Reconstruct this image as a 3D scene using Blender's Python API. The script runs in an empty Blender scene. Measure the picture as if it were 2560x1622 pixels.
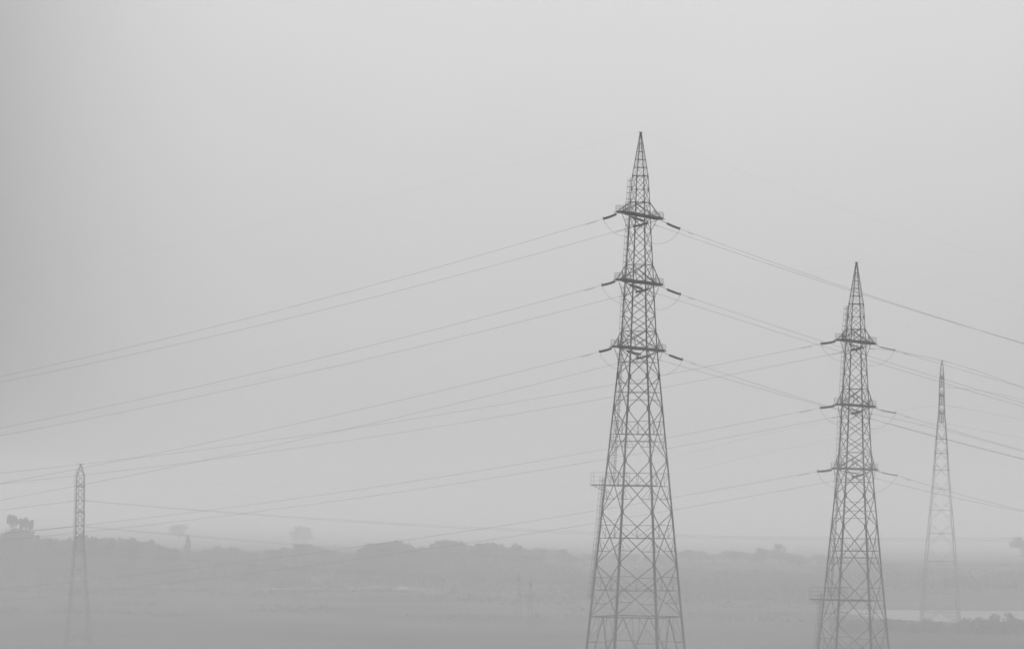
import bpy, math, random
import numpy as np
from mathutils import Vector, Matrix, Quaternion

# ------------------------------------------------------------------ camera, sky, sun
SC = bpy.context.scene
COL = SC.collection
F = 10500.0                    # focal length in photograph pixels (2560 wide)
W0, H0 = 2560.0, 1622.0
EYE = 38.0
PITCH = math.atan((1245.0 - 811.0) / F)

cam_d = bpy.data.cameras.new('camera')
cam_d.sensor_width = 36.0
cam_d.lens = F / W0 * 36.0
cam_d.clip_start = 1.0
cam_d.clip_end = 40000.0
cam = bpy.data.objects.new('camera', cam_d)
COL.objects.link(cam)
cam.location = (0, 0, EYE)
ROLL = math.radians(0.62)      # the picture hangs slightly clockwise
cam.rotation_euler = (Matrix.Rotation(math.radians(90) + PITCH, 3, 'X') @ Matrix.Rotation(ROLL, 3, 'Z')).to_euler()
SC.camera = cam

SUN_EL, SUN_ROT = math.radians(48), math.radians(4)     # veiled sun ahead of the camera, a little right
world = bpy.data.worlds.new("World")
SC.world = world
world.use_nodes = True
wn, wl = world.node_tree.nodes, world.node_tree.links
wn.clear()
w_out = wn.new('ShaderNodeOutputWorld')
w_bg = wn.new('ShaderNodeBackground')
w_bg.inputs['Strength'].default_value = 0.1
sky = wn.new('ShaderNodeTexSky')
sky.sky_type = 'NISHITA'
sky.sun_disc = False
sky.sun_elevation = SUN_EL
sky.sun_rotation = SUN_ROT
sky.air_density = 1.0
sky.dust_density = 6.0
bw = wn.new('ShaderNodeRGBToBW')
wl.new(sky.outputs['Color'], bw.inputs['Color'])


def wmath(op, a, b=None, c=None):
    n = wn.new('ShaderNodeMath')
    n.operation = op
    for i, v in enumerate((a, b, c)):
        if v is None:
            continue
        if isinstance(v, (int, float)):
            n.inputs[i].default_value = v
        else:
            wl.new(v, n.inputs[i])
    return n.outputs[0]


# overcast sky: brighter towards the zenith, with a broad glow fading to both sides, added to imitate lens vignetting
tc = wn.new('ShaderNodeTexCoord')
sep = wn.new('ShaderNodeSeparateXYZ')
wl.new(tc.outputs['Generated'], sep.inputs[0])
zc = wmath('MAXIMUM', sep.outputs['Z'], 0.0)
over = wmath('MULTIPLY_ADD', wmath('MULTIPLY', zc, zc), 25.5, 5.0)
az = wmath('ARCTAN2', sep.outputs['X'], sep.outputs['Y'])
daz = wmath('SUBTRACT', az, math.radians(1.6))
g2 = wmath('MULTIPLY', daz, daz)
g4 = wmath('MULTIPLY', wmath('MULTIPLY', g2, g2), g2)
glow = wmath('POWER', 2.718, wmath('MULTIPLY', g4, -1.0 / math.radians(8.7) ** 6))
over = wmath('MULTIPLY', over, wmath('MULTIPLY_ADD', glow, 0.86, 0.45))
wnz = wn.new('ShaderNodeTexNoise')             # soft drifting unevenness of the cloud
wnz.inputs['Scale'].default_value = 9.0
wnz.inputs['Detail'].default_value = 3.0
wl.new(tc.outputs['Generated'], wnz.inputs['Vector'])
over = wmath('MULTIPLY', over, wmath('MULTIPLY_ADD', wnz.outputs['Fac'], 0.12, 0.94))
mix = wmath('ADD', wmath('MULTIPLY', over, 0.8), wmath('MULTIPLY', bw.outputs['Val'], 0.2))
wl.new(mix, w_bg.inputs['Color'])
wl.new(w_bg.outputs[0], w_out.inputs['Surface'])

sun_d = bpy.data.lights.new('sun', 'SUN')
sun_d.energy = 1.5
sun_d.angle = math.radians(20)
sun_d.color = (1.0, 1.0, 1.0)        # black and white photograph: no tint
sun = bpy.data.objects.new('sun', sun_d)
COL.objects.link(sun)
sv = Vector((math.sin(SUN_ROT) * math.cos(SUN_EL), math.cos(SUN_ROT) * math.cos(SUN_EL), math.sin(SUN_EL)))
sun.rotation_euler = sv.to_track_quat('Z', 'Y').to_euler()
sun.location = sv * 500

SC.view_settings.view_transform = 'Standard'
SC.view_settings.look = 'None'
SC.view_settings.exposure = 0.0
SC.view_settings.gamma = 1.0
SC.render.engine = 'CYCLES'
SC.cycles.max_bounces = 6
SC.cycles.volume_bounces = 1
SC.cycles.transparent_max_bounces = 24
SC.cycles.use_denoising = True
SC.cycles.filter_width = 1.6

rnd = random.Random(11)


# ------------------------------------------------------------------ helpers
def at(px, py, Y):
    """World point seen at photograph pixel (px, py) at distance Y in front of the camera."""
    rx, ry = (px - W0 / 2) / F, (py - H0 / 2) / F
    cx = rx * math.cos(ROLL) + ry * math.sin(ROLL)
    cy = rx * math.sin(ROLL) - ry * math.cos(ROLL)
    fwd = math.cos(PITCH) - cy * math.sin(PITCH)
    up = math.sin(PITCH) + cy * math.cos(PITCH)
    s = Y / fwd
    return Vector((cx * s, Y, EYE + up * s))


def tag(o, label=None, cat=None, group=None, kind=None):
    if label: o['label'] = label
    if cat: o['category'] = cat
    if group: o['group'] = group
    if kind: o['kind'] = kind
    return o


def empty(name, loc, rz=0.0, label=None, cat=None, group=None):
    o = bpy.data.objects.new(name, None)
    o.location = loc
    o.rotation_euler = (0, 0, rz)
    o.empty_display_size = 0.5
    COL.objects.link(o)
    return tag(o, label, cat, group)


class MB:
    """Collects shapes and links them as one mesh object."""
    def __init__(self):
        self.v, self.f = [], []

    def box8(self, pts):
        n = len(self.v)
        self.v += [tuple(p) for p in pts]
        for q in ((0, 3, 2, 1), (4, 5, 6, 7), (0, 1, 5, 4), (1, 2, 6, 5), (2, 3, 7, 6), (3, 0, 4, 7)):
            self.f.append(tuple(n + i for i in q))

    def bar(self, p, q, w, h=None, side=None):
        """Bar of section w x h from p to q."""
        p, q = Vector(p), Vector(q)
        d = q - p
        if d.length < 1e-6: return
        d.normalize()
        if side is None:
            side = Vector((0, 0, 1)) if abs(d.z) < 0.9 else Vector((1, 0, 0))
        a = (side - d * side.dot(d)).normalized()
        b = d.cross(a)
        h = w if h is None else h
        a, b = a * (h / 2), b * (w / 2)
        self.box8([p - a - b, p + a - b, p + a + b, p - a + b, q - a - b, q + a - b, q + a + b, q - a + b])

    def angle(self, p, q, w, n1, n2):
        """L-section from p to q, its flanges running from the corner along n1 and n2."""
        p, q, n1, n2 = Vector(p), Vector(q), Vector(n1), Vector(n2)
        t = w * 0.16
        for a, b in ((n1, n2), (n2, n1)):
            self.box8([p, p + a * w, p + a * w + b * t, p + b * t, q, q + a * w, q + a * w + b * t, q + b * t])

    def box(self, c, sx, sy, sz):
        x, y, z = c
        self.box8([(x - sx / 2, y - sy / 2, z - sz / 2), (x + sx / 2, y - sy / 2, z - sz / 2),
                   (x + sx / 2, y + sy / 2, z - sz / 2), (x - sx / 2, y + sy / 2, z - sz / 2),
                   (x - sx / 2, y - sy / 2, z + sz / 2), (x + sx / 2, y - sy / 2, z + sz / 2),
                   (x + sx / 2, y + sy / 2, z + sz / 2), (x - sx / 2, y + sy / 2, z + sz / 2)])

    def tube(self, pts, r, sides=6):
        """Tube through pts; r is one radius or one per point."""
        pts = [Vector(p) for p in pts]
        rr = r if isinstance(r, (list, tuple)) else [r] * len(pts)
        n0 = len(self.v)
        for i, p in enumerate(pts):
            d = (pts[min(i + 1, len(pts) - 1)] - pts[max(i - 1, 0)])
            d.normalize()
            ref = Vector((0, 0, 1)) if abs(d.z) < 0.95 else Vector((1, 0, 0))
            a = d.cross(ref).normalized()
            b = d.cross(a)
            for k in range(sides):
                t = 2 * math.pi * k / sides
                self.v.append(tuple(p + (a * math.cos(t) + b * math.sin(t)) * rr[i]))
        for i in range(len(pts) - 1):
            for k in range(sides):
                k2 = (k + 1) % sides
                self.f.append((n0 + i * sides + k, n0 + i * sides + k2, n0 + (i + 1) * sides + k2, n0 + (i + 1) * sides + k))
        self.f.append(tuple(n0 + k for k in reversed(range(sides))))
        m = n0 + (len(pts) - 1) * sides
        self.f.append(tuple(m + k for k in range(sides)))

    def build(self, name, mat, parent=None, loc=None, smooth=False):
        me = bpy.data.meshes.new(name)
        me.from_pydata(self.v, [], self.f)
        me.materials.append(mat)
        if smooth:
            me.polygons.foreach_set('use_smooth', [True] * len(me.polygons))
        me.update()
        o = bpy.data.objects.new(name, me)
        COL.objects.link(o)
        if parent is not None: o.parent = parent
        if loc is not None: o.location = loc
        return o


def material(name, c0, c1, scale=1.0, rough=0.7, metal=0.0, coord='Object', detail=4.0, spec=None):
    """Principled material whose grey base colour wanders between c0 and c1."""
    m = bpy.data.materials.new(name)
    m.use_nodes = True
    nt = m.node_tree
    b = nt.nodes['Principled BSDF']
    t = nt.nodes.new('ShaderNodeTexCoord')
    n = nt.nodes.new('ShaderNodeTexNoise')
    n.inputs['Scale'].default_value = scale
    n.inputs['Detail'].default_value = detail
    r = nt.nodes.new('ShaderNodeValToRGB')
    r.color_ramp.elements[0].position = 0.3
    r.color_ramp.elements[1].position = 0.7
    r.color_ramp.elements[0].color = (c0, c0, c0, 1)
    r.color_ramp.elements[1].color = (c1, c1, c1, 1)
    nt.links.new(t.outputs[coord], n.inputs['Vector'])
    nt.links.new(n.outputs['Fac'], r.inputs['Fac'])
    nt.links.new(r.outputs['Color'], b.inputs['Base Color'])
    b.inputs['Roughness'].default_value = rough
    b.inputs['Metallic'].default_value = metal
    if spec is not None:
        b.inputs['Specular IOR Level'].default_value = spec
    return m


M_STEEL = material('weathered_steel', 0.035, 0.07, 0.6, 0.75, 0.0, spec=0.2)
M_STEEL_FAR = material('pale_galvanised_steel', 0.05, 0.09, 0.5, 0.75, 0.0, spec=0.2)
M_INS = material('dark_glazed_porcelain', 0.02, 0.04, 2.0, 0.45, 0.0, spec=0.3)
M_WIRE = material('stranded_aluminium', 0.06, 0.09, 2.0, 0.6, 0.2)
M_LEAF = material('dark_foliage', 0.02, 0.06, 0.35, 0.9, spec=0.1)
M_BARK = material('bark', 0.04, 0.08, 1.5, 0.95, spec=0.1)
M_GROUND = material('scrub_ground', 0.015, 0.13, 0.011, 1.0, detail=8.0, spec=0.05)
M_BARE = material('bare_earth', 0.30, 0.42, 0.05, 1.0, spec=0.05)
M_POLE = material('weathered_timber', 0.03, 0.06, 0.8, 0.9, spec=0.1)


# ------------------------------------------------------------------ ground and water
GZ = -5.0
MAIN_D, MAIN_PX = 656.0, 1601.8
SEC_D, SEC_PX = 686.6, 2141.3
MAIN_X = at(MAIN_PX, 330, MAIN_D).x
SEC_X = at(SEC_PX, 655, SEC_D).x


def ground_z(x, y):
    z = GZ
    z += 10.5 * math.exp(-((x - MAIN_X) ** 2 + (y - MAIN_D) ** 2) / (2 * 21.0 ** 2))     # rise under the tallest tower
    if y > 1700:
        t = min(1.0, (y - 1700) / 900.0)
        left = 1 / (1 + math.exp((x + 250) / 90.0))
        z += t * t * (3 - 2 * t) * 7.0 * left
    z += 0.35 * math.sin(x * 0.021 + 1.3) * math.sin(y * 0.013)
    return z


def axis(lo, hi, fine, flo, fhi, coarse):
    a, v = [], lo
    while v < hi:
        a.append(v)
        v += fine if flo <= v < fhi else coarse
    a.append(hi)
    return a


gx = axis(-8000, 8000, 12, -420, 420, 379)
gy = axis(-300, 9000, 16, 460, 1100, 60)
g = MB()
g.v = [(x, y, ground_z(x, y)) for y in gy for x in gx]
nx = len(gx)
g.f = [(j * nx + i, j * nx + i + 1, (j + 1) * nx + i + 1, (j + 1) * nx + i) for j in range(len(gy) - 1) for i in range(nx - 1)]
tag(g.build('ground', M_GROUND, smooth=True), kind='structure')


def sheet(name, pts, z, mat, kind='structure'):
    b = MB()
    b.v = [(x, y, z(x, y) if callable(z) else z) for x, y in pts]
    b.f = [tuple(range(len(pts)))]
    return tag(b.build(name, mat), kind=kind)


m = bpy.data.materials.new('still_water')
m.use_nodes = True
b_ = m.node_tree.nodes['Principled BSDF']
b_.inputs['Base Color'].default_value = (0.05, 0.05, 0.05, 1)
b_.inputs['Roughness'].default_value = 0.30
b_.inputs['IOR'].default_value = 1.33
nz = m.node_tree.nodes.new('ShaderNodeTexNoise')
nz.inputs['Scale'].default_value = 0.25
bp = m.node_tree.nodes.new('ShaderNodeBump')
bp.inputs['Strength'].default_value = 0.06
bp.inputs['Distance'].default_value = 0.3
m.node_tree.links.new(nz.outputs['Fac'], bp.inputs['Height'])
m.node_tree.links.new(bp.outputs['Normal'], b_.inputs['Normal'])
M_WATER = m
wpts = []
WZ = GZ + 0.45


def gpx(px, py, z=GZ):
    """Ground point (x, y) seen at a pixel below the horizon, on level z."""
    p = at(px, py, 100.0)
    k = (EYE - z) / (EYE - p.z)
    return (p.x * k, 100.0 * k)


for px, py in ((2086, 1524.5), (2110, 1528), (2140, 1536), (2200, 1545), (2300, 1552), (2420, 1555), (2700, 1556), (2950, 1554), (3400, 1550),
               (3400, 1530), (2900, 1528.5), (2560, 1526.5), (2380, 1525), (2200, 1523.5), (2120, 1523)):
    wpts.append(gpx(px, py, WZ))
sheet('water', wpts, WZ, M_WATER)

# pale sandy track and clearings out on the plain
trk = [gpx(x, y) for x, y in ((640, 1472.5), (760, 1472), (900, 1472.5), (1100, 1476), (1100, 1478), (900, 1474.5), (760, 1475), (640, 1474.5))]
sheet('dirt_track', trk, lambda x, y: ground_z(x, y) + 0.4, M_BARE)
rb = random.Random(3)
for cx, cy, rx, ry in ((935, 1469, 16, 2.2), (1008, 1473, 18, 3.0), (838, 1466, 14, 1.6), (706, 1457, 9, 1.4)):
    ring = []
    for k in range(14):
        t = 2 * math.pi * k / 14
        s_ = rb.uniform(0.75, 1.15)
        ring.append(gpx(cx + rx * s_ * math.cos(t), cy - ry * s_ * math.sin(t)))
    sheet('bare_ground', ring, lambda x, y: ground_z(x, y) + 0.45, M_BARE)


# ------------------------------------------------------------------ lattice towers
def lerp(a, b, t): return a + (b - a) * t


def interp(tab, x):
    if x <= tab[0][0]: (x0, y0), (x1, y1) = tab[0], tab[1]
    elif x >= tab[-1][0]: (x0, y0), (x1, y1) = tab[-2], tab[-1]
    else:
        for (x0, y0), (x1, y1) in zip(tab, tab[1:]):
            if x0 <= x <= x1: break
    return y0 + (y1 - y0) * (x - x0) / (x1 - x0)


CSIGN = ((-1, -1), (1, -1), (1, 1), (-1, 1))
FACES = ((3, 0), (0, 1), (1, 2), (2, 3))


class Lattice:
    """Square lattice mast: local z heights, side length by height, four legs, braced panels."""
    def __init__(self, zs, side):
        self.zs, self.side = zs, side      # zs from the top down

    def c(self, i, z):
        s = self.side(z) / 2
        return Vector((CSIGN[i][0] * s, CSIGN[i][1] * s, z))


def legs(L, root, mat, wfun, breaks):
    for i in range(4):
        b = MB()
        n1, n2 = Vector((-CSIGN[i][0], 0, 0)), Vector((0, -CSIGN[i][1], 0))
        for z0, z1 in zip(breaks, breaks[1:]):
            w = wfun((z0 + z1) / 2)
            o1 = (n1 + n2) * (-w * 0.3)
            b.angle(L.c(i, z0) + o1, L.c(i, z1) + o1, w, n1, n2)
        b.build('leg', mat, root)


def gusset(b, L, i, z, w, h):
    c = L.c(i, z)
    sx, sy = CSIGN[i]
    b.box(c + Vector((-sx * w * 0.32, sy * 0.03, 0)), w, 0.03, h)
    b.box(c + Vector((sx * 0.03, -sy * w * 0.32, 0)), 0.03, w, h)


def panel_x(b, L, z0, z1, w, big=False, ws=0.06, wt=0.04, mid=False, midw=None):
    """X braced panel on all four faces between heights z0 (top) and z1; big ones get sub-members."""
    for i, j in FACES:
        a0, a1, b0, b1 = L.c(i, z0), L.c(i, z1), L.c(j, z0), L.c(j, z1)
        b.bar(a0, b1, w)
        b.bar(b0, a1, w)
        if mid:
            zm = (z0 + z1) / 2
            b.bar(L.c(i, zm), L.c(j, zm), midw or ws)
        if not big: continue
        # where the two diagonals cross
        w0, w1 = (b0 - a0).length, (b1 - a1).length
        for (u0, u1, v0, v1) in ((a0, a1, b0, b1), (b0, b1, a0, a1)):
            def leg(t): return u0.lerp(u1, t)
            def dtop(t): return u0.lerp(v1, t)      # diagonal that starts at this leg's upper node
            def dbot(t): return v0.lerp(u1, t)      # diagonal that ends at this leg's lower node
            b.bar(leg(0.25), dtop(0.25), ws)
            b.bar(leg(0.75), dbot(0.75), ws)
            m0 = leg(0.5).lerp(v0.lerp(v1, 0.5), 0.06)
            b.bar(leg(0.25), leg(0.5).lerp(v0.lerp(v1, 0.5), 0.33), wt)
            b.bar(dtop(0.25), leg(0.5).lerp(v0.lerp(v1, 0.5), 0.30), wt)
            b.bar(dtop(0.25).lerp(dtop(0.5), 0.85), leg(0.5).lerp(v0.lerp(v1, 0.5), 0.42), wt)
            b.bar(leg(0.5), dbot(0.75), wt)
            b.bar(leg(0.5), leg(0.75).lerp(dbot(0.75), 0.35), wt)


def ring(b, L, z, w):
    for i, j in FACES:
        b.bar(L.c(i, z), L.c(j, z), w)


def panel_diamond(b, L, z0, z1, w, ws):
    """Members from the middle of the upper horizontal out to the legs and back to the middle of the lower one."""
    zm = (z0 + z1) / 2
    for i, j in FACES:
        m0, m1 = L.c(i, z0).lerp(L.c(j, z0), .5), L.c(i, z1).lerp(L.c(j, z1), .5)
        for k in (i, j):
            b.bar(m0, L.c(k, zm), w)
            b.bar(L.c(k, zm), m1, w)
            b.bar(m0.lerp(L.c(k, zm), .5), L.c(k, lerp(z0, z1, .25)), ws)
            b.bar(m1.lerp(L.c(k, zm), .5), L.c(k, lerp(z0, z1, .75)), ws)
            b.bar(m1.lerp(L.c(k, zm), .5), L.c(k, lerp(z0, z1, 1.0)), ws)


def base_panel(b, L, z0, z1, w, ws, wt):
    """Bottom panel: inverted V from the middle of the lowest horizontal to the feet."""
    for i, j in FACES:
        mid = L.c(i, z0).lerp(L.c(j, z0), .5)
        for k, o in ((i, j), (j, i)):
            foot = L.c(k, z1 + 0.3)
            b.bar(mid, foot, w)
            top = L.c(k, z0)
            for t in (0.28, 0.6):
                b.bar(top.lerp(foot, t), mid.lerp(foot, t), ws)
            b.bar(top.lerp(foot, 0.28), L.c(k, z0).lerp(mid, 0.55), wt)
            b.bar(mid.lerp(foot, 0.28), L.c(k, z0).lerp(mid, 0.72), wt)
            b.bar(mid.lerp(foot, 0.28), top.lerp(foot, 0.6), wt)


def insulator(parent, path, r, n, mat, name='insulator_string'):
    """String of discs along a path of points (local coordinates)."""
    b = MB()
    pts = [Vector(p) for p in path]
    def P(t):
        f = t * (len(pts) - 1)
        i = min(int(f), len(pts) - 2)
        return pts[i].lerp(pts[i + 1], f - i)
    rail, rad = [], []
    for k in range(n):
        t0 = k / n
        for dt, q in ((0.05, .45), (.25, .8), (.5, 1.0), (.72, 1.0), (.8, .5), (.98, .42)):
            rail.append(P(t0 + dt / n))
            rad.append(r * q)
    b.tube(rail, rad, 8)
    return b.build(name, mat, parent, smooth=False)


def railing(parent, pts, h, mat, closed=False, name='railing', k_=1.0):
    b = MB()
    pts = [Vector(p) for p in pts]
    up = Vector((0, 0, h))
    segs = list(zip(pts, pts[1:])) + ([(pts[-1], pts[0])] if closed else [])
    for p in pts: b.bar(p, p + up, 0.05 * k_)
    for p, q in segs:
        n = max(1, int((q - p).length / 1.3))
        for k in range(1, n):
            r = p.lerp(q, k / n)
            b.bar(r, r + up, 0.025 * k_)
        for t in (0.33, 0.66, 1.0):
            b.bar(p + up * t, q + up * t, 0.04 * k_)
    return b.build(name, mat, parent)


def ladder(parent, pts, out, mat, cage=True, width=0.5):
    """Ladder through pts (top to bottom); out is the direction away from the tower."""
    out = Vector(out).normalized()
    pts = [Vector(p) for p in pts]
    side = Vector((0, 0, 1)).cross(out).normalized() * (width / 2)
    b, cg = MB(), MB()
    for p, q in zip(pts, pts[1:]):
        for s in (-1, 1): b.bar(p + side * s, q + side * s, 0.055)
        n = max(1, int((q - p).length / 0.45))
        for k in range(n):
            r = p.lerp(q, k / n)
            b.bar(r + side, r - side, 0.02)
        if cage:
            R = 0.42
            for k in range(3):
                t = math.pi * k / 2
                off = side.normalized() * (math.cos(t) * R) + out * (0.08 + math.sin(t) * 0.5)
                cg.bar(p + off, q + off, 0.034)
            m_ = max(1, int(round((q - p).length / 1.0)))
            for k in range(m_):
                r = p.lerp(q, (k + .5) / m_)
                arc = [r + side.normalized() * (math.cos(math.pi * a / 6) * R) + out * (0.08 + math.sin(math.pi * a / 6) * 0.5) for a in range(7)]
                for u, v in zip(arc, arc[1:]): cg.bar(u, v, 0.06, 0.045)
                cg.bar(r - out * 0.55, r + out * 0.2, 0.035)
    o = b.build('ladder', mat, parent)
    if cage: cg.build('safety_cage', mat, o)
    return o


# --- the two tall strain towers: one drawing (pixels of the tallest one), used at two distances
Y_TOP = 330.0
WID = [(330, 3.0), (440, 40.4), (473.5, 44), (506, 50), (577, 57), (620, 62), (662, 68), (705, 73), (745, 77), (787, 82),
       (828, 87.5), (871, 94), (940, 108), (1541, 232)]
ANG = math.radians(67.0)
WF = math.sqrt(2) * math.cos(math.radians(22.0))
ARMS = [(538, 506, 52.5, 0.76), (705, 662, 53.5, 0.93), (871, 828, 61.5, 1.0)]   # level, tie level, half reach px, knee position
STR = [  # string ends in the drawing: A-left, B-left, B-right, A-right
    ((1508, 547), (1584, 566), (1700, 572), (1613, 553)),
    ((1504, 713), (1589, 730), (1702, 736), (1606, 722)),
    ((1498, 879), (1591, 896), (1707, 899), (1602, 886)),
]
STR2 = [
    ((2052, 859), (2128, 875), (2237, 875), (2152, 868)),
    ((2050, 1019), (2129, 1034), (2240, 1032), (2147, 1027)),
    ((2043, 1178), (2130, 1193), (2243, 1188), (2143, 1183)),
]


def strain_tower(label, axis_px, D, a, yoff, zbase, strings, rightr):
    """a, yoff map the drawing's pixel rows to this tower's rows. Returns the world points where wires start."""
    p = F / D
    X = at(axis_px, 330 * a + yoff, D).x
    root = empty('transmission_tower', (X, D, zbase), ANG, label, 'pylon', 'tall strain towers')
    def Z(y): return at(axis_px, y * a + yoff, D).z - zbase
    def S(y): return max(0.12, interp(WID, y) * a / p / WF)
    ztab = sorted((Z(y), S(y)) for y in [330, 440, 473.5, 506, 577, 620, 662, 705, 745, 787, 828, 871, 940, 1541])
    ztab.insert(0, (0.0, S(1541) + (S(1541) - S(940)) / (Z(940) - Z(1541)) * Z(1541)))
    L = Lattice(None, lambda z: interp(ztab, z))
    sc = 1.0
    def lw(z):
        return lerp(0.385, 0.112, min(1.0, max(0.0, (z - 5) / (Z(440) - 5))) ** 0.85)
    brk = [Z(y) for y in (332, 440, 506, 577, 662, 745, 828, 871, 940, 1021, 1150, 1280, 1410, 1541)] + [0.0]
    legs(L, root, M_STEEL, lw, brk)
    # peak
    b = MB()
    rows = [336, 358, 379, 399, 419, 440]
    for y0, y1 in zip(rows, rows[1:]):
        ring(b, L, Z(y1), 0.075)
        if y0 > 340: panel_x(b, L, Z(y0), Z(y1), 0.032)
    ring(b, L, Z(440), 0.10)
    b.build('peak_bracing', M_STEEL, root)
    b = MB()
    b.bar((0, -0.38, Z(330.5)), (0, 0.38, Z(330.5)), 0.06)
    b.bar((-0.25, 0, Z(330.5)), (0.25, 0, Z(330.5)), 0.05)
    b.box((0, 0, Z(333)), 0.28, 0.28, Z(330) - Z(336))
    b.build('earth_wire_bracket', M_STEEL, root)
    # upper body
    b = MB()
    rows = [440, 473.5, 506, 538, 577, 620, 662, 705, 745, 787, 828, 871]
    for y0, y1 in zip(rows, rows[1:]):
        panel_x(b, L, Z(y0), Z(y1), lerp(0.055, 0.10, (y0 - 440) / 430.0))
    for y in rows:
        for i in range(4): gusset(b, L, i, Z(y), 0.20, 0.28)
    for y, w_ in ((473.5, .05), (506, .09), (662, .08), (828, .08)): ring(b, L, Z(y), w_)
    b.build('body_bracing', M_STEEL, root)
    # lower body
    b = MB()
    panel_x(b, L, Z(871), Z(940), .10, mid=True, midw=.07)
    panel_x(b, L, Z(940), Z(1021), .10, mid=True, midw=.07)
    for t in (958, 1000):
        ring(b, L, Z(t), .045)
    for y0, y1 in ((1021, 1150), (1150, 1280), (1280, 1410), (1410, 1541)):
        panel_x(b, L, Z(y0), Z(y1), .105, big=True, ws=.08, wt=.045, mid=True, midw=.08)
    ring(b, L, Z(1103), .07)
    for y in (940, 1021, 1150, 1280, 1410):
        for i in range(4): gusset(b, L, i, Z(y), 0.44, 0.78)
    ring(b, L, Z(1541), .17)
    base_panel(b, L, Z(1541), 0.0, .12, .09, .05)
    b.build('leg_bracing', M_STEEL, root)
    for i in range(4):                                             # footings
        c = L.c(i, 0.0)
        MB_ = MB(); MB_.box((c.x, c.y, 0.0), 1.1, 1.1, 1.2)
        MB_.build('footing', M_BARE, root)
    # arms
    starts = {}
    Rm = Matrix.Rotation(ANG, 3, 'Z')
    inv = Rm.inverted()
    for lv, (ya, yt, half, knee) in enumerate(ARMS):
        hl = half * a / p / math.cos(ANG)
        za, zt = Z(ya), Z(yt)
        b = MB()
        hw = 0.62
        for sg in (-1, 1):
            tip = Vector((sg * hl, 0, za))
            idx = (0, 3) if sg < 0 else (1, 2)
            for i in idx:
                sy = CSIGN[i][1]
                tp = Vector((sg * hl, sy * 0.28, za))
                b.bar(L.c(i, za), tp, .14, .2)                      # bottom chord
                b.bar(L.c(i, zt), tp + Vector((0, 0, .12)), .11)      # tie
                kx = L.c(i, za).lerp(tp, (knee * hl - abs(L.c(i, za).x)) / (hl - abs(L.c(i, za).x)))
                zk = Z({0: 577, 1: 745, 2: 904}[lv])
                b.bar(kx, L.c(i, zk), .07)                          # knee brace below
                h1 = L.c(i, zt).lerp(tp, .42); h2 = L.c(i, za).lerp(tp, .36)
                b.bar(h1, h2, .06)
                b.bar(h1, L.c(i, za), .06)
            for t in (.25, .5, .75):
                b.bar(L.c(idx[0], za).lerp(Vector((sg * hl, -.28 if CSIGN[idx[0]][1] < 0 else .28, za)), t),
                      L.c(idx[1], za).lerp(Vector((sg * hl, .28 if CSIGN[idx[1]][1] > 0 else -.28, za)), t), .07)
            b.box((sg * (hl + .15), 0, za - .06), .6, .9, .22)          # tip plate
            b.bar((sg * hl, -1.0, za - .1), (sg * hl, 1.0, za - .1), .12)
        # the two long beams under the walkway run right through the body
        for sy in (-1, 1): b.bar((-hl, sy * hw, za - .08), (hl, sy * hw, za - .08), .10, .17)
        for k in range(-6, 7): b.bar((k * hl / 6.5, -hw, za - .1), (k * hl / 6.5, hw, za - .1), .08, .1)
        ring(b, L, za, .12)
        arm = b.build('crossarm', M_STEEL, root)
        wk = MB(); wk.box((0, 0, za + .09), 2 * hl + .6, 2 * hw - .12, .06)
        for k in (-1, 1): wk.box((0, k * (hw + .02), za + .14), 2 * hl + .4, .04, .12)
        wk.build('walkway', M_STEEL, arm)
        for sg in (-1, 1):
            x0, x1 = sg * (hl + .3), sg * max(hl * .62, L.side(za) / 2 + .4)
            railing(arm, [(x1, hw, za + .12), (x0, hw, za + .12), (x0, -hw, za + .12), (x1, -hw, za + .12)], 0.85, M_STEEL)
        x1 = hl * .30
        railing(arm, [(-x1 * 1.5, hw + .35, za + .3), (-x1 * 1.5, -hw - .35, za + .3)], 1.5, M_STEEL)
        # strings, pulled along the line on either side of each tip
        ends = strings[lv]
        ld = Vector((-math.sin(ANG), math.cos(ANG), 0))              # line direction, to the left and away
        wpt = {}
        for key, sg, ds, e in (('AL', -1, 1, ends[0]), ('BL', 1, 1, ends[1]), ('BR', 1, -1, ends[2]), ('AR', -1, -1, ends[3])):
            tipw = Vector((X, D, zbase)) + Rm @ Vector((sg * (hl + .1), 0, za - .1))
            d = ld * ds
            # distance along the line so that the end has its column, then its height
            k = at(e[0], e[1], 100.0).x / 100.0
            s = (k * tipw.y - tipw.x) / (d.x - k * d.y)
            end = tipw + d * s
            end.z = at(e[0], e[1], end.y).z
            link = {'AL': .22, 'BL': .45, 'BR': .36, 'AR': .45}[key]
            def Q(t):
                q = tipw.lerp(end, t)
                q.z -= 0.10 * 4 * t * (1 - t)
                return inv @ (q - Vector((X, D, zbase)))
            lb = MB()
            lb.tube([Q(0), Q(link * .5), Q(link)], .045, 6)
            r_ = .215 if ds > 0 else rightr
            st = insulator(root, [Q(link + (1 - link) * i / 8) for i in range(9)], r_, 14, M_INS)
            lb.build('link', M_STEEL, st)
            lb = MB()
            lb.bar(Q(1.0) - Vector((0, 0, .1)), Q(1.0) + Vector((0, 0, .38)), .045)
            lb.build('arcing_horn', M_STEEL, st)
            wpt[key] = end
        for a_, b__, sag in (('AL', 'AR', 2.5), ('BL', 'BR', 2.6)):
            j = MB()
            pts = []
            for i in range(25):
                t = i / 24
                q = wpt[a_].lerp(wpt[b__], t)
                q.z -= sag * (4 * t * (1 - t)) ** 0.8
                pts.append(inv @ (q - Vector((X, D, zbase))))
            j.tube(pts, .019, 6)
            j.build('jumper_cable', M_WIRE, root)
        starts[lv] = wpt
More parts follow.
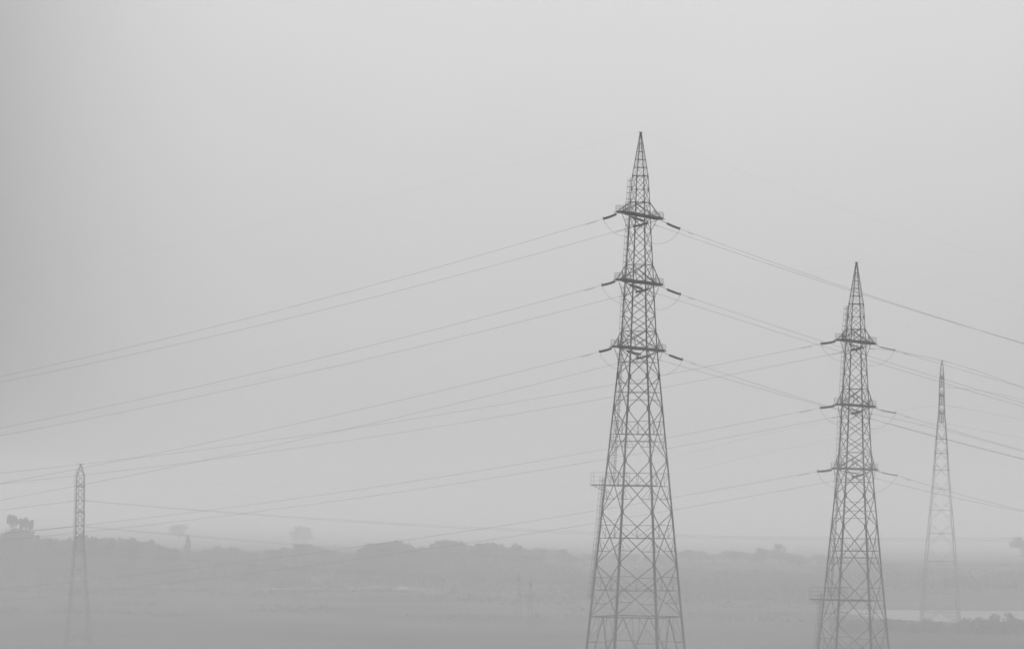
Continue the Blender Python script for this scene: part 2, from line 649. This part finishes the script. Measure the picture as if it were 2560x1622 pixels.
    # ladders and the rest platform half way up
    def face_pt(px_d, y, extra=0.0):                                # point on the line-side face, px_d pixels left of the axis
        return Vector((0.0, px_d * a / p / math.sin(ANG) + extra, Z(y)))
    hi = [face_pt(MAIN_PX - (y - 330) * math.tan(ROLL) - x, y) for x, y in ((1579, 444), (1574, 505), (1572, 530))]
    ladder(root, hi, (0, 1, 0), M_STEEL)
    ladder(root, [face_pt(MAIN_PX - (y - 330) * math.tan(ROLL) - x, y) for x, y in ((1574, 541), (1570, 600), (1566, 662), (1564, 696))], (0, 1, 0), M_STEEL)
    ladder(root, [face_pt(MAIN_PX - (y - 330) * math.tan(ROLL) - x, y) for x, y in ((1563, 712), (1560, 770), (1557, 828), (1555, 862))], (0, 1, 0), M_STEEL)
    ladder(root, [face_pt(MAIN_PX - (y - 330) * math.tan(ROLL) - x, y) for x, y in ((1552, 878), (1553, 905), (1549, 1000), (1541, 1100), (1535, 1205))], (0, 1, 0), M_STEEL)
    ladder(root, [face_pt(MAIN_PX - (y - 330) * math.tan(ROLL) - x, y, -S(y) * .25 / math.tan(ANG)) + Vector((-S(y) * .25, 0, 0)) for x, y in ((1508, 1195), (1505, 1226), (1498, 1306), (1485, 1420), (1477, 1497))], (0, 1, 0), M_STEEL)
    zp = Z(1212)
    y1_ = 100 * a / p / math.sin(ANG)
    sp = S(1212)
    b = MB()
    b.box((-sp * .25, (y1_ - sp * .42) / 2, zp), 1.1, y1_ + sp * .42, .07)
    for sx in (-.6, .6): b.bar((-sp * .25 + sx, -sp * .5, zp - .12), (-sp * .25 + sx, y1_, zp - .12), .08, .12)
    b.bar((-sp * .25, y1_ - .1, zp - .1), (-sp * .25, sp * .5 + .1, zp - 1.3), .08)
    pl = b.build('rest_platform', M_STEEL, root)
    x0, x1 = -sp * .25 - .62, -sp * .25 + .62
    railing(pl, [(x0, sp * .1, zp), (x0, y1_, zp), (x1, y1_, zp), (x1, sp * .1, zp)], 1.9, M_STEEL, k_=.6)
    apex = Vector((X, D, zbase + Z(330)))
    return starts, apex


start1, apex1 = strain_tower('tallest and nearest grey lattice pylon with three short crossarms and a pointed peak',
                             MAIN_PX, MAIN_D, 1.0, 0.0, 5.4, STR, .215)
start2, apex2 = strain_tower('second grey lattice pylon with three short crossarms, lower and to the right of the tallest',
                             SEC_PX, SEC_D, 0.9554, 339.7, GZ - .1, STR2, .115)


# --- slimmer suspension towers further off
def suspension_tower(label, axis_px, D, rz, rows, WIDt, wf, arms, strlen, mat, xrows, drows, zbase, lwf, group=None, side_ladder=None, strr=.12, dw=.10):
    p = F / D
    X = at(axis_px, rows[0], D).x
    root = empty('transmission_tower', (X, D, zbase), rz, label, 'pylon', group)
    def Z(y): return at(axis_px, y, D).z - zbase
    ztab = sorted((Z(y), max(.12, w / p / wf)) for y, w in WIDt)
    L = Lattice(None, lambda z: interp(ztab, z))
    zt, zb = Z(rows[0]), 0.0
    legs(L, root, mat, lwf, [Z(y) for y in rows] + [0.0])
    b = MB()
    for y0, y1 in zip(xrows, xrows[1:]):
        panel_x(b, L, Z(y0), Z(y1), dw * .8)
        ring(b, L, Z(y1), dw)
    b.build('body_bracing', mat, root)
    b = MB()
    for y0, y1 in zip(drows, drows[1:]):
        panel_diamond(b, L, Z(y0), Z(y1), dw, dw * .55)
        ring(b, L, Z(y1), .15)
    base_panel(b, L, Z(drows[-1]), 0.0, .12, .09, .06)
    b.build('leg_bracing', mat, root)
    b = MB()
    b.box((0, 0, zt - .1), .4, .4, .5)
    b.bar((0, -.9, zt + .1), (0, .9, zt + .1), .14)
    b.build('earth_wire_bracket', mat, root)
    pts = {}
    Rm = Matrix.Rotation(rz, 3, 'Z')
    for lv, (ya, yt, hl) in enumerate(arms):
        b = MB()
        za, zu = Z(ya), Z(yt)
        ring(b, L, za, .26)
        for sg in (-1, 1):
            idx = (0, 3) if sg < 0 else (1, 2)
            tip = Vector((sg * hl, 0, za))
            for i in idx:
                b.bar(L.c(i, za), tip, .16)
                b.bar(L.c(i, zu), tip, .14)
                b.bar(L.c(i, zu).lerp(tip, .5), L.c(i, za).lerp(tip, .45), .09)
                b.bar(L.c(i, za), L.c(i, zu).lerp(tip, .5), .09)
            for t in (.3, .6):
                b.bar(L.c(idx[0], za).lerp(tip, t), L.c(idx[1], za).lerp(tip, t), .1)
            b.box(tip, .5, .7, .25)
        b.build('crossarm', mat, root)
        for sg in (-1, 1):
            for k, off in enumerate((-.3, .3)):
                st = insulator(root, [(sg * hl, off, za - .35), (sg * hl, off, za - .35 - strlen * .45), (sg * hl, off, za - .35 - strlen)], strr, 16, M_INS)
            e = MB()
            e.bar((sg * hl, -.45, za - .4 - strlen), (sg * hl, .45, za - .4 - strlen), .16)
            e.build('yoke_plate', mat, root)
            pts[(lv, sg)] = Vector((X, D, zbase)) + Rm @ Vector((sg * hl, 0, za - .45 - strlen))
    if side_ladder:
        ladder(root, [Vector((0, s_ * 1.0, Z(y))) for s_, y in side_ladder], (0, 1 if side_ladder[0][0] > 0 else -1, 0), mat, cage=False, width=.6)
    return pts, Vector((X, D, zbase + zt))


T3_D = 1480.0
rows3 = [902, 919.6, 947, 968, 991, 1013, 1034.7, 1060, 1098, 1174.5, 1275, 1403, 1529.6]
W3 = [(902, 2.5), (919.6, 8.5), (947, 12.5), (991, 14.8), (1034.7, 18), (1054.6, 23), (1098, 31), (1174.5, 42.5), (1221.7, 53), (1275, 62),
      (1333, 72), (1403, 87), (1482, 99), (1529.6, 106), (1580, 113)]
pts3, apex3 = suspension_tower('palest lattice pylon at the far right, standing by the strip of water', 2355.0, T3_D, math.radians(79.3), rows3, W3,
                               math.sqrt(2) * math.cos(math.radians(34.3)),
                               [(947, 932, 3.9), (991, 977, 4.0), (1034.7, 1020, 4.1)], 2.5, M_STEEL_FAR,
                               [905, 919.6, 933, 947, 968, 991, 1013, 1034.7, 1054], [1054, 1098, 1133, 1174.5, 1221.7, 1275, 1333, 1403, 1482, 1529.6], GZ - .1,
                               lambda z: lerp(.27, .15, min(1, z / 85)), strr=.16, dw=.075)
T4_D = 1200.0
rows4 = [1160, 1171.4, 1187, 1217, 1251.6, 1281.5, 1314.5, 1344.4, 1378, 1422.6, 1474.6, 1530, 1590]
W4 = [(1160, 2), (1171.4, 9), (1187, 19.5), (1217, 20), (1251.6, 20.4), (1281.5, 20.6), (1314.5, 21), (1344.4, 21.3), (1378, 26), (1422.6, 32.6),
      (1474.6, 39.5), (1515, 46), (1580, 57), (1640, 68)]
pts4, apex4 = suspension_tower('slim grey lattice pylon alone at the far left, fading out towards its foot', 201.8, T4_D, math.radians(89.0), rows4, W4, 1.0,
                               [(1217, 1203, 6.2), (1281.5, 1267, 6.6), (1344.4, 1330, 7.0)], 3.3, M_STEEL,
                               [1162, 1171.4, 1187, 1203, 1217, 1234, 1252, 1266, 1281.5, 1298, 1314.5, 1329, 1344.4, 1360, 1378],
                               [1378, 1422.6, 1474.6, 1530, 1590], GZ - .1, lambda z: lerp(.30, .16, min(1, z / 45)),
                               side_ladder=[(1.0, 1171), (1.62, 1187), (1.66, 1260), (1.75, 1344), (2.0, 1378), (2.6, 1440)])


# ------------------------------------------------------------------ overhead wires
def fit_wire(S, pix, D_end, smax=1.35):
    """Sagging wire from S in a vertical plane; its far end lies at column pix[-1] and distance D_end."""
    E = at(pix[-1][0], pix[-1][1], D_end)
    dx, dy = E.x - S.x, E.y - S.y
    ss, zz = [], []
    for px, py in pix:
        q = at(px, py, 100.0)
        k = q.x / 100.0
        s = (k * S.y - S.x) / (dx - k * dy)
        Y = S.y + s * dy
        ss.append(s); zz.append(EYE + (q.z - EYE) / 100.0 * Y)
    ss, zz = np.array(ss), np.array(zz)
    if len(pix) == 1:
        bcoef, ccoef = (zz[0] - S.z) / ss[0], 0.0
    else:
        A = np.stack([ss, ss ** 2], 1)
        sol = np.linalg.lstsq(A, zz - S.z, rcond=None)[0]
        bcoef, ccoef = float(sol[0]), float(sol[1])
    n = 70
    return [Vector((S.x + smax * i / n * dx, S.y + smax * i / n * dy,
                    S.z + bcoef * (smax * i / n) + ccoef * (smax * i / n) ** 2)) for i in range(n + 1)]


def wire(S, pix, D_end, r, label, group, smax=1.35, name='conductor', cat='power line', dampers=()):
    path = fit_wire(S, pix, D_end, smax)
    b = MB()
    o0 = path[0]
    b.tube([q - o0 for q in path], r, 5)
    o = b.build(name, M_WIRE, loc=o0)
    tag(o, label, cat, group)
    for dist in dampers:                                            # stockbridge dampers near the clamp
        acc = 0.0
        for u, v in zip(path, path[1:]):
            l = (v - u).length
            if acc + l >= dist:
                c = u.lerp(v, (dist - acc) / l) - o0
                d = (v - u).normalized()
                k = MB()
                k.tube([c - d * .4 - Vector((0, 0, .12)), c - d * .18 - Vector((0, 0, .12)), c + d * .18 - Vector((0, 0, .12)), c + d * .4 - Vector((0, 0, .12))], [.05, .02, .02, .05], 6)
                k.bar(c, c - Vector((0, 0, .12)), .04)
                k.build('vibration_damper', M_STEEL, o)
                break
            acc += l
    return o


LV = ('top', 'middle', 'bottom')
RW = 0.019
main_left = [
    ([(0, 941), (500, 825.4), (1000, 694), (1500, 550)], [(0, 955), (500, 848), (1000, 725.6), (1500, 591)]),
    ([(0, 1070), (500, 964.5), (1000, 845.5), (1490, 717)], [(0, 1088.5), (500, 990), (1000, 877.5), (1500, 754)]),
    ([(0, 1208), (500, 1110.5), (1000, 1000), (1485, 882)], [(0, 1250), (500, 1152.5), (1000, 1041.5), (1500, 919.5)]),
]
main_right = [
    ([(1725, 583), (2110, 716.7), (2560, 859.5)], [(1660, 569), (1725, 589), (2110, 723.5), (2560, 857.5)]),
    ([(1860, 784.6), (2050, 851), (2172, 893), (2560, 1007)], [(1660, 737), (1860, 800), (2172, 904), (2560, 1016)]),
    ([(1860, 950), (2050, 1008), (2180, 1048), (2560, 1148)], [(1660, 902), (1860, 959), (2050, 1013), (2560, 1147)]),
]
sec_left = [
    ([(0, 1182), (500, 1124), (1000, 1052), (1500, 967), (2030, 864)], [(0, 1208), (500, 1153), (1000, 1081.7), (1500, 996), (2100, 880)]),
    ([(0, 1334), (500, 1277.5), (1000, 1207.5), (1500, 1125)], [(0, 1350), (500, 1297), (1000, 1229.5), (1500, 1149), (2090, 1038)]),
    ([(0, 1472), (500, 1418.5), (1000, 1349), (1480, 1279), (1690, 1243)], [(0, 1502), (500, 1447), (1000, 1382), (1480, 1309), (2085, 1198)]),
]
sec_right = [
    ([(2350, 909), (2560, 968)], [(2175, 870), (2560, 971)]),
    ([(2350, 1066), (2560, 1126)], [(2185, 1035), (2560, 1129)]),
    ([(2350, 1221), (2560, 1275)], [(2195, 1197), (2560, 1278.5)]),
]
for tw, st, left, right, D, tname in ((1, start1, main_left, main_right, MAIN_D, 'tallest pylon'), (2, start2, sec_left, sec_right, SEC_D, 'second pylon')):
    for lv in range(3):
        for w_, key, pos in ((0, 'AL', 'upper'), (1, 'BL', 'lower')):
            pix = left[lv][w_][::-1]
            S = st[lv][key]
            lat = abs(S.x - at(0, 900, D + 40).x)
            wire(S, pix, S.y + lat * .42, RW,
                 f'{pos} wire of the pair running left from the {LV[lv]} crossarm of the {tname}',
                 f'wires running left from the {tname}', 1.5, dampers=(1.6, 2.5) if tw == 1 else (1.9, 3.0))
        for w_, key, pos in ((0, 'BR', 'upper'), (1, 'AR', 'lower')):
            pix = right[lv][w_]
            S = st[lv][key]
            lat = abs(S.x - at(2560, 900, D - 20).x)
            wire(S, pix, S.y - lat * .42, RW,
                 f'{pos} wire of the pair running right from the {LV[lv]} crossarm of the {tname}',
                 f'wires running right from the {tname}', 1.8, dampers=(1.9,))
for apex, lp, rp, D, tname in ((apex1, [(1581, 334), (997, 481), (482, 605.6), (0, 703)], [(1839, 424), (2078, 511), (2338, 601), (2560, 669)], MAIN_D, 'tallest pylon'),
                               (apex2, [(1835, 723), (1500, 795), (700, 940), (0, 1030)], [(2377, 721), (2560, 768)], SEC_D, 'second pylon')):
    wire(apex, lp, D + 42, .0042, f'hair thin earth wire running left from the pointed peak of the {tname}', 'earth wires', 1.4, 'earth_wire')
    wire(apex, rp, D - 26, .0042, f'hair thin earth wire running right from the pointed peak of the {tname}', 'earth wires', 1.8, 'earth_wire')
far_left = [[(0, 1275)], [(0, 1335)], [(0, 1397)]]
far_right = [
    ([(400, 1268), (900, 1304), (1480, 1335), (1690, 1342), (2100, 1348), (2560, 1350)], [(400, 1267), (900, 1301), (1480, 1330), (1690, 1337), (2100, 1343), (2560, 1345)]),
    ([(400, 1332), (720, 1357), (1050, 1385), (1480, 1402), (1690, 1412), (2100, 1417), (2560, 1418)], [(400, 1331), (720, 1355), (1050, 1380), (1480, 1395), (1690, 1406), (2100, 1411), (2560, 1411)]),
    ([(400, 1395), (900, 1432), (1480, 1460), (1690, 1466), (2100, 1473), (2560, 1476)], [(400, 1394), (900, 1429), (1480, 1452), (1690, 1460), (2100, 1466), (2560, 1467)]),
]
for lv in range(3):
    for k, (sg, pos) in enumerate(((-1, 'nearer'), (1, 'farther'))):
        S = pts4[(lv, sg)]
        wire(S, far_right[lv][k], S.y + 10, .030, f'{pos} faint wire sagging right from the {LV[lv]} crossarm of the slim left pylon',
             'wires sagging right from the slim pylon', 1.3)
        wire(S, far_left[lv], S.y - 4, .030, f'{pos} faint wire running left from the {LV[lv]} crossarm of the slim left pylon',
             'wires running left from the slim pylon', 4.0)
t3r = [[(2440, 975), (2560, 1000)], [(2460, 1030), (2560, 1050)], [(2460, 1077), (2560, 1095)]]
t3l = [[(2030, 1012), (1675, 1095)], [(2030, 1060), (1800, 1115), (1675, 1145)], [(2030, 1108), (1675, 1192)]]
for lv in range(3):
    for k, (sg, pos) in enumerate(((-1, 'nearer'), (1, 'farther'))):
        S = pts3[(lv, sg)]
        wire(S, t3r[lv], S.y - 25, .022, f'{pos} very faint wire running right from the {LV[lv]} crossarm of the palest pylon',
             'wires running right from the palest pylon', 3.0)
        if lv != 0:
            wire(S, t3l[lv], S.y + 45, .012, f'{pos} very faint wire running left from the {LV[lv]} crossarm of the palest pylon',
                 'wires running left from the palest pylon', 1.3)


# ------------------------------------------------------------------ small distant line poles
def utility_pole(px, ytop, D, label, hl):
    top = at(px, ytop, D)
    zb = ground_z(top.x, D) - .2
    root = empty('utility_pole', (top.x, D, zb), math.radians(12), label, 'pole', 'distant line poles')
    h = top.z - zb
    b = MB()
    for sx in (-1, 1):
        b.bar((sx * .95, 0, 0), (sx * .28, 0, h - .4), .2)
        for k in range(6):
            t0, t1 = k / 6, (k + 1) / 6
            b.bar((sx * lerp(.95, .28, t0), 0, h * t0), (-sx * lerp(.95, .28, t1), 0, h * t1), .08)
    b.bar((0, 0, h * .86), (0, 0, h), .4)
    b.build('mast', M_POLE, root)
    for t, l in hl:
        b = MB()
        b.bar((-l, 0, h * t), (l, 0, h * t), .3)
        b.bar((-l * .9, 0, h * t), (0, 0, h * t + .9), .15)
        b.bar((l * .9, 0, h * t), (0, 0, h * t + .9), .15)
        for sx in (-l * .9, 0.35 * l, l * .9): b.bar((sx, 0, h * t), (sx, 0, h * t + .5), .18)
        b.build('crossarm', M_POLE, root)


utility_pole(1297, 1433, 1480, 'faint distant line pole with a blunt top, left of a pair near the tallest pylon', ((.88, 1.5),))
utility_pole(1327, 1451, 1400, 'faint tapering line pole with a low crossarm, right of a pair near the tallest pylon', ((.66, 1.7), (.93, .5)))


# ------------------------------------------------------------------ trees
def crown_mesh(seed, kind):
    """Unit crown: leaf sprays in clumps, roughly -0.5..0.5 wide and 0..1 high."""
    r = random.Random(seed)
    v, f = [], []
    clumps = []
    n = {'broad': 15, 'tall': 11, 'bush': 17, 'flat': 13, 'head': 15}[kind]
    for _ in range(n):
        if kind == 'broad':
            t = r.uniform(0, 2 * math.pi); q = r.random() ** .6
            z = r.uniform(.22, .86); k = math.sin(math.pi * min(1, (z - .05) / .98)) ** .6
            clumps.append((math.cos(t) * q * .36 * k, math.sin(t) * q * .36 * k, z, r.uniform(.10, .19)))
        elif kind == 'tall':
            t = r.uniform(0, 2 * math.pi)
            z = r.choice((r.uniform(.3, .6), r.uniform(.55, .92)))
            q = r.uniform(.0, .33)
            clumps.append((math.cos(t) * q, math.sin(t) * q, z, r.uniform(.08, .16)))
        elif kind == 'head':
            t = r.uniform(0, 2 * math.pi); q = r.random() ** .5
            clumps.append((math.cos(t) * q * .42, math.sin(t) * q * .42, r.uniform(.84, .95), r.uniform(.07, .16)))
        elif kind == 'flat':
            t = r.uniform(0, 2 * math.pi); q = r.random() ** .5
            clumps.append((math.cos(t) * q * .4, math.sin(t) * q * .4, r.uniform(.55, .9), r.uniform(.09, .16)))
        else:
            t = r.uniform(0, 2 * math.pi); q = r.random() ** .5
            clumps.append((math.cos(t) * q * .38, math.sin(t) * q * .38, r.uniform(.08, .86) * (1 - .35 * q), r.uniform(.14, .22)))
    for cx, cy, cz, cr in clumps:
        for _ in range(46):
            d = Vector((r.gauss(0, 1), r.gauss(0, 1), r.gauss(0, 1))).normalized() * cr * r.uniform(.45, 1.08)
            if kind == 'head': d.z *= .28
            c = Vector((cx, cy, cz)) + d * 1.0
            if c.z < 0.02: continue
            a = Vector((r.gauss(0, 1), r.gauss(0, 1), r.gauss(0, 1))).normalized()
            b = a.cross(Vector((r.gauss(0, 1), r.gauss(0, 1), r.gauss(0, 1)))).normalized()
            s = r.uniform(.022, .05) * (1.5 if kind == 'bush' else 1.0)
            k = len(v)
            v += [tuple(c - a * s * 1.4), tuple(c + b * s * .8), tuple(c + a * s * 1.4), tuple(c - b * s * .8)]
            f.append((k, k + 1, k + 2, k + 3))
    me = bpy.data.meshes.new('crown')
    me.from_pydata(v, [], f)
    me.materials.append(M_LEAF)
    # trunk with limbs up into the clumps
    b = MB()
    top = {'bush': .3, 'head': .84}.get(kind, .62)
    b.tube([(0, 0, 0), (.01, 0, top * .4), (0, .01, top)], [.035, .026, .014], 7)
    for cx, cy, cz, cr in clumps[:7]:
        z0 = min(cz * .6, top * .9)
        b.tube([(0, 0, z0), (cx * .55, cy * .55, lerp(z0, cz, .6)), (cx, cy, cz)], [.016, .011, .004], 5)
    mt = bpy.data.meshes.new('trunk')
    mt.from_pydata(b.v, [], b.f)
    mt.materials.append(M_BARK)
    return me, mt


PROTO = {k: [crown_mesh(100 * i + j, k) for j in range(4)] for i, k in enumerate(('broad', 'tall', 'bush', 'flat', 'head'))}


def plant(px, ytop, wpx, D, kind, label, group, cat='tree', name='tree', variant=None):
    p = F / D
    top = at(px, ytop, D)
    zb = ground_z(top.x, D) - .15
    me, mt = PROTO[kind][rnd.randrange(4) if variant is None else variant]
    o = empty(name, (top.x, D, zb), rnd.uniform(0, 6.28), label, cat, group)
    w = wpx / p
    o.scale = (w, w, (top.z - zb) / .97)
    c = bpy.data.objects.new('crown' if name == 'tree' else 'foliage', me); COL.objects.link(c); c.parent = o
    t = bpy.data.objects.new('trunk' if name == 'tree' else 'stem', mt); COL.objects.link(t); t.parent = o
    return o


G1 = 'trees along the hazy skyline left of the tallest pylon'
# named skyline trees
plant(28, 1291, 30, 2000, 'head', 'tall thin crowned tree furthest left, rising above the dark clump', None, variant=0)
plant(58, 1297, 26, 2000, 'head', 'tall narrow tree second from the left edge, above the dark clump', None, variant=1)
plant(77, 1301, 18, 2010, 'head', 'small light topped tree at the right end of the far left clump', None, variant=2)
plant(448, 1309, 66, 3520, 'broad', 'very pale tall tree with a wide crown, ghostly above the skyline', None, variant=0)
plant(470, 1337, 34, 2500, 'tall', 'upright dark tree in front of the pale wide crowned one', None, variant=3)
plant(758, 1313, 78, 3560, 'broad', 'very pale broad tree standing behind a dome shaped clump mid left', None, variant=1)
plant(765, 1348, 24, 2480, 'broad', 'small pointed tree crowning the dome shaped clump mid left', None, variant=2)
plant(1950, 1357, 46, 2900, 'broad', 'tallest hazy tree between the two big pylons', None, variant=1)
plant(2572, 1340, 110, 3150, 'broad', 'tall dim tree cut by the right edge of the picture', None, variant=3)
plant(620, 1408, 60, 1950, 'broad', 'dark flat topped tree below the skyline left of centre', None, variant=0)
plant(650, 1407, 40, 1960, 'broad', 'dark tree at the right end of the low clump left of centre', None, variant=2)
left_line = [(4, 1335, 40), (28, 1318, 36), (48, 1316, 38), (72, 1319, 38), (104, 1338, 40), (132, 1341, 38), (158, 1345, 36), (180, 1340, 36), (207, 1331, 34),
             (228, 1338, 34), (252, 1344, 34), (278, 1340, 32), (302, 1342, 34), (331, 1342, 34), (356, 1350, 32), (382, 1347, 40), (408, 1361, 34), (436, 1368, 36)]
for x, y, w in left_line:
    plant(x, y, w * 1.25, 2000 + rnd.uniform(-120, 120), 'broad', 'bushy grey tree in the darkest stretch of skyline, around the slim left pylon', G1)
mid_line = [(500, 1376, 40), (522, 1370, 34), (542, 1362, 30), (570, 1368, 30), (585, 1364, 36), (612, 1375, 34), (640, 1376, 36), (668, 1370, 34), (690, 1370, 30),
            (715, 1366, 34), (745, 1358, 40), (778, 1357, 40), (805, 1366, 30), (830, 1373, 36), (862, 1379, 36), (885, 1378, 30)]
for x, y, w in mid_line:
    plant(x, y, w * 1.3, 2480 + rnd.uniform(-150, 150), 'broad', 'bushy tree in the paler dip of skyline left of centre', G1 + ', paler part')
mid_right = [(905, 1366, 30), (926, 1354, 34), (955, 1352, 36), (985, 1349, 44), (1010, 1351, 36), (1036, 1363, 32), (1066, 1362, 36), (1098, 1351, 34), (1124, 1347, 50),
             (1150, 1350, 36), (1172, 1360, 30), (1198, 1356, 36), (1222, 1352, 48), (1248, 1357, 36), (1270, 1367, 30), (1294, 1356, 36), (1322, 1372, 34), (1350, 1367, 36)]
for x, y, w in mid_right:
    plant(x, y, w * 1.3, 2200 + (x - 900) * .9 + rnd.uniform(-130, 130), 'broad', 'rounded tree in the run of domed crowns left of the tallest pylon', G1 + ', domed crowns')
far_line = [(1385, 1372, 30), (1405, 1370, 34), (1440, 1386, 40), (1475, 1384, 40), (1510, 1386, 44), (1545, 1380, 44), (1580, 1384, 44), (1620, 1388, 40), (1660, 1384, 40),
            (1722, 1370, 48), (1752, 1376, 40), (1785, 1386, 40), (1822, 1374, 30), (1848, 1374, 34), (1878, 1382, 34), (1902, 1368, 34), (1985, 1380, 44),
            (2015, 1392, 40), (2050, 1385, 46), (2085, 1392, 44), (2125, 1398, 46), (2170, 1402, 46), (2215, 1408, 44), (2250, 1412, 40), (2300, 1425, 46), (2345, 1428, 46),
            (2390, 1428, 48), (2435, 1422, 46), (2480, 1416, 46), (2520, 1408, 44)]
for x, y, w in far_line:
    plant(x, y, w * 1.3, 2850 + rnd.uniform(-150, 150), 'broad', 'very faint tree in the far skyline behind and right of the tallest pylon', 'faint trees on the far skyline')
# scattered trees on the plain in front of the skyline
for x, y, w, D in ((548, 1400, 40, 2150), (706, 1404, 30, 2200), (880, 1398, 40, 2150), (1160, 1418, 36, 2100), (1200, 1412, 40, 2120), (310, 1405, 40, 1900),
                   (120, 1400, 44, 1880), (1010, 1402, 46, 2100), (1860, 1436, 44, 2250), (1790, 1442, 40, 2200)):
    plant(x, y, w * 1.4, D, 'broad', 'lone grey tree on the misty plain below the skyline', 'scattered trees on the plain')
# shrubs on the near bank, in front of the water
bank = [(2096, 1527, 34), (2122, 1537, 30), (2148, 1534, 34), (2176, 1539, 34), (2204, 1538, 32), (2232, 1536, 36), (2256, 1539, 32), (2284, 1541, 34), (2312, 1544, 34),
        (2338, 1543, 30), (2358, 1549, 30), (2388, 1545, 30), (2414, 1544, 34), (2432, 1536, 36), (2458, 1530, 44), (2484, 1534, 40), (2506, 1540, 34), (2522, 1532, 36),
        (2548, 1537, 40), (2580, 1534, 44), (2620, 1536, 50)]
for x, y, w in bank:
    plant(x, y, w * 1.7, 1385 + rnd.uniform(-14, 14), 'bush', 'dark low shrub in the row on the near bank before the water', 'shrubs along the near bank', 'shrub', 'shrub')

# far-off wood that closes the gaps behind the single trees, one mass
r2 = random.Random(5)
b = MB()
line = sorted([(x, y) for x, y, w in left_line + mid_line + mid_right] + [(x, y) for x, y, w in far_line])  # skyline heights
for _ in range(16000):
    x = r2.uniform(-150, 2720)
    y0 = interp(line, min(max(x, 4), 2520)) + 7
    D = (2140 if x < 440 else 2600 if x < 890 else 2480 if x < 1360 else 3050) + r2.uniform(-40, 120)
    y1 = 1245 + (EYE - GZ) * F / D
    if y0 >= y1 - 4: continue
    c = at(x, r2.uniform(y0, y1), D)
    a = Vector((r2.gauss(0, 1), r2.gauss(0, 1), r2.gauss(0, 1))).normalized()
    c2 = a.cross(Vector((r2.gauss(0, 1), r2.gauss(0, 1), r2.gauss(0, 1)))).normalized()
    s = r2.uniform(1.0, 2.4)
    k = len(b.v)
    b.v += [tuple(c - a * s), tuple(c + c2 * s * .7), tuple(c + a * s), tuple(c - c2 * s * .7)]
    b.f.append((k, k + 1, k + 2, k + 3))
tag(b.build('woodland', M_LEAF), kind='stuff')


# low scrub over the plain: bushes in drifts, far too many to count
r3 = random.Random(21)
b = MB()


def scrub(n, x0, x1, d0, d1, h0, h1, w0, w1, leaves):
    for _ in range(n):
        D = math.sqrt(r3.uniform(d0 * d0, d1 * d1))
        px = r3.uniform(x0, x1)
        X = at(px, 1450, D).x
        w, h = r3.uniform(w0, w1), r3.uniform(h0, h1)
        zg = ground_z(X, D)
        wet = D > 1380 and D < 1700 and px > 2040
        if wet: continue
        for _ in range(leaves):
            u, v = r3.gauss(0, .4), r3.gauss(0, .4)
            zz = h * (1 - min(1, u * u + v * v)) * r3.uniform(.1, 1.0)
            c = Vector((X + u * w, D + v * w, zg + zz))
            a = Vector((r3.gauss(0, 1), r3.gauss(0, 1), r3.gauss(0, 1))).normalized()
            c2 = a.cross(Vector((r3.gauss(0, 1), r3.gauss(0, 1), r3.gauss(0, 1)))).normalized()
            q = r3.uniform(.5, 1.2)
            k = len(b.v)
            b.v.extend([tuple(c - a * q), tuple(c + c2 * q * .7), tuple(c + a * q), tuple(c - c2 * q * .7)])
            b.f.append((k, k + 1, k + 2, k + 3))


scrub(330, -120, 1420, 1960, 2450, 4, 9, 8, 20, 46)
scrub(240, 1400, 2090, 1800, 2500, 2, 5, 10, 26, 40)
scrub(150, 2000, 2750, 2080, 2600, 2, 5, 12, 30, 40)
scrub(60, -120, 2050, 1750, 1960, 0.6, 1.8, 14, 34, 60)
scrub(30, -120, 2050, 1500, 1780, 0.4, 1.0, 16, 36, 60)
tag(b.build('scrub', M_LEAF), kind='stuff')


# ------------------------------------------------------------------ the misty air
def air(name, x0, x1, y0, y1, z0, z1, density, grey=0.985):
    mt = bpy.data.materials.new(name)
    mt.use_nodes = True
    nt = mt.node_tree
    nt.nodes.clear()
    o = nt.nodes.new('ShaderNodeOutputMaterial')
    v = nt.nodes.new('ShaderNodeVolumePrincipled')
    v.inputs['Color'].default_value = (grey, grey, grey, 1)
    v.inputs['Density'].default_value = density
    v.inputs['Anisotropy'].default_value = 0.25
    nt.links.new(v.outputs[0], o.inputs['Volume'])
    b = MB()
    b.box(((x0 + x1) / 2, (y0 + y1) / 2, (z0 + z1) / 2), x1 - x0, y1 - y0, z1 - z0)
    return tag(b.build(name, mt), kind='stuff')


air('haze', -8200, 8200, -400, 9200, -8.0, 104.0, 2.2e-4)
air('valley_fog', -8150, 8150, -350, 1600, -7.6, 46.0, 4.4e-4)
air('valley_fog', -8150, 8150, 3000, 9150, -7.6, 46.0, 7.0e-4)
air('ground_mist', -900, 900, 150, 710, -7.2, 30.0, 9.0e-4, 0.44)  # mist tinted grey: its colour darkens the foreground in place of shade
air('ground_mist', -900, -60, 760, 1185, -7.1, 22.0, 8.0e-4, 0.48)  # grey tint puts the darkening of the left foreground into the colour
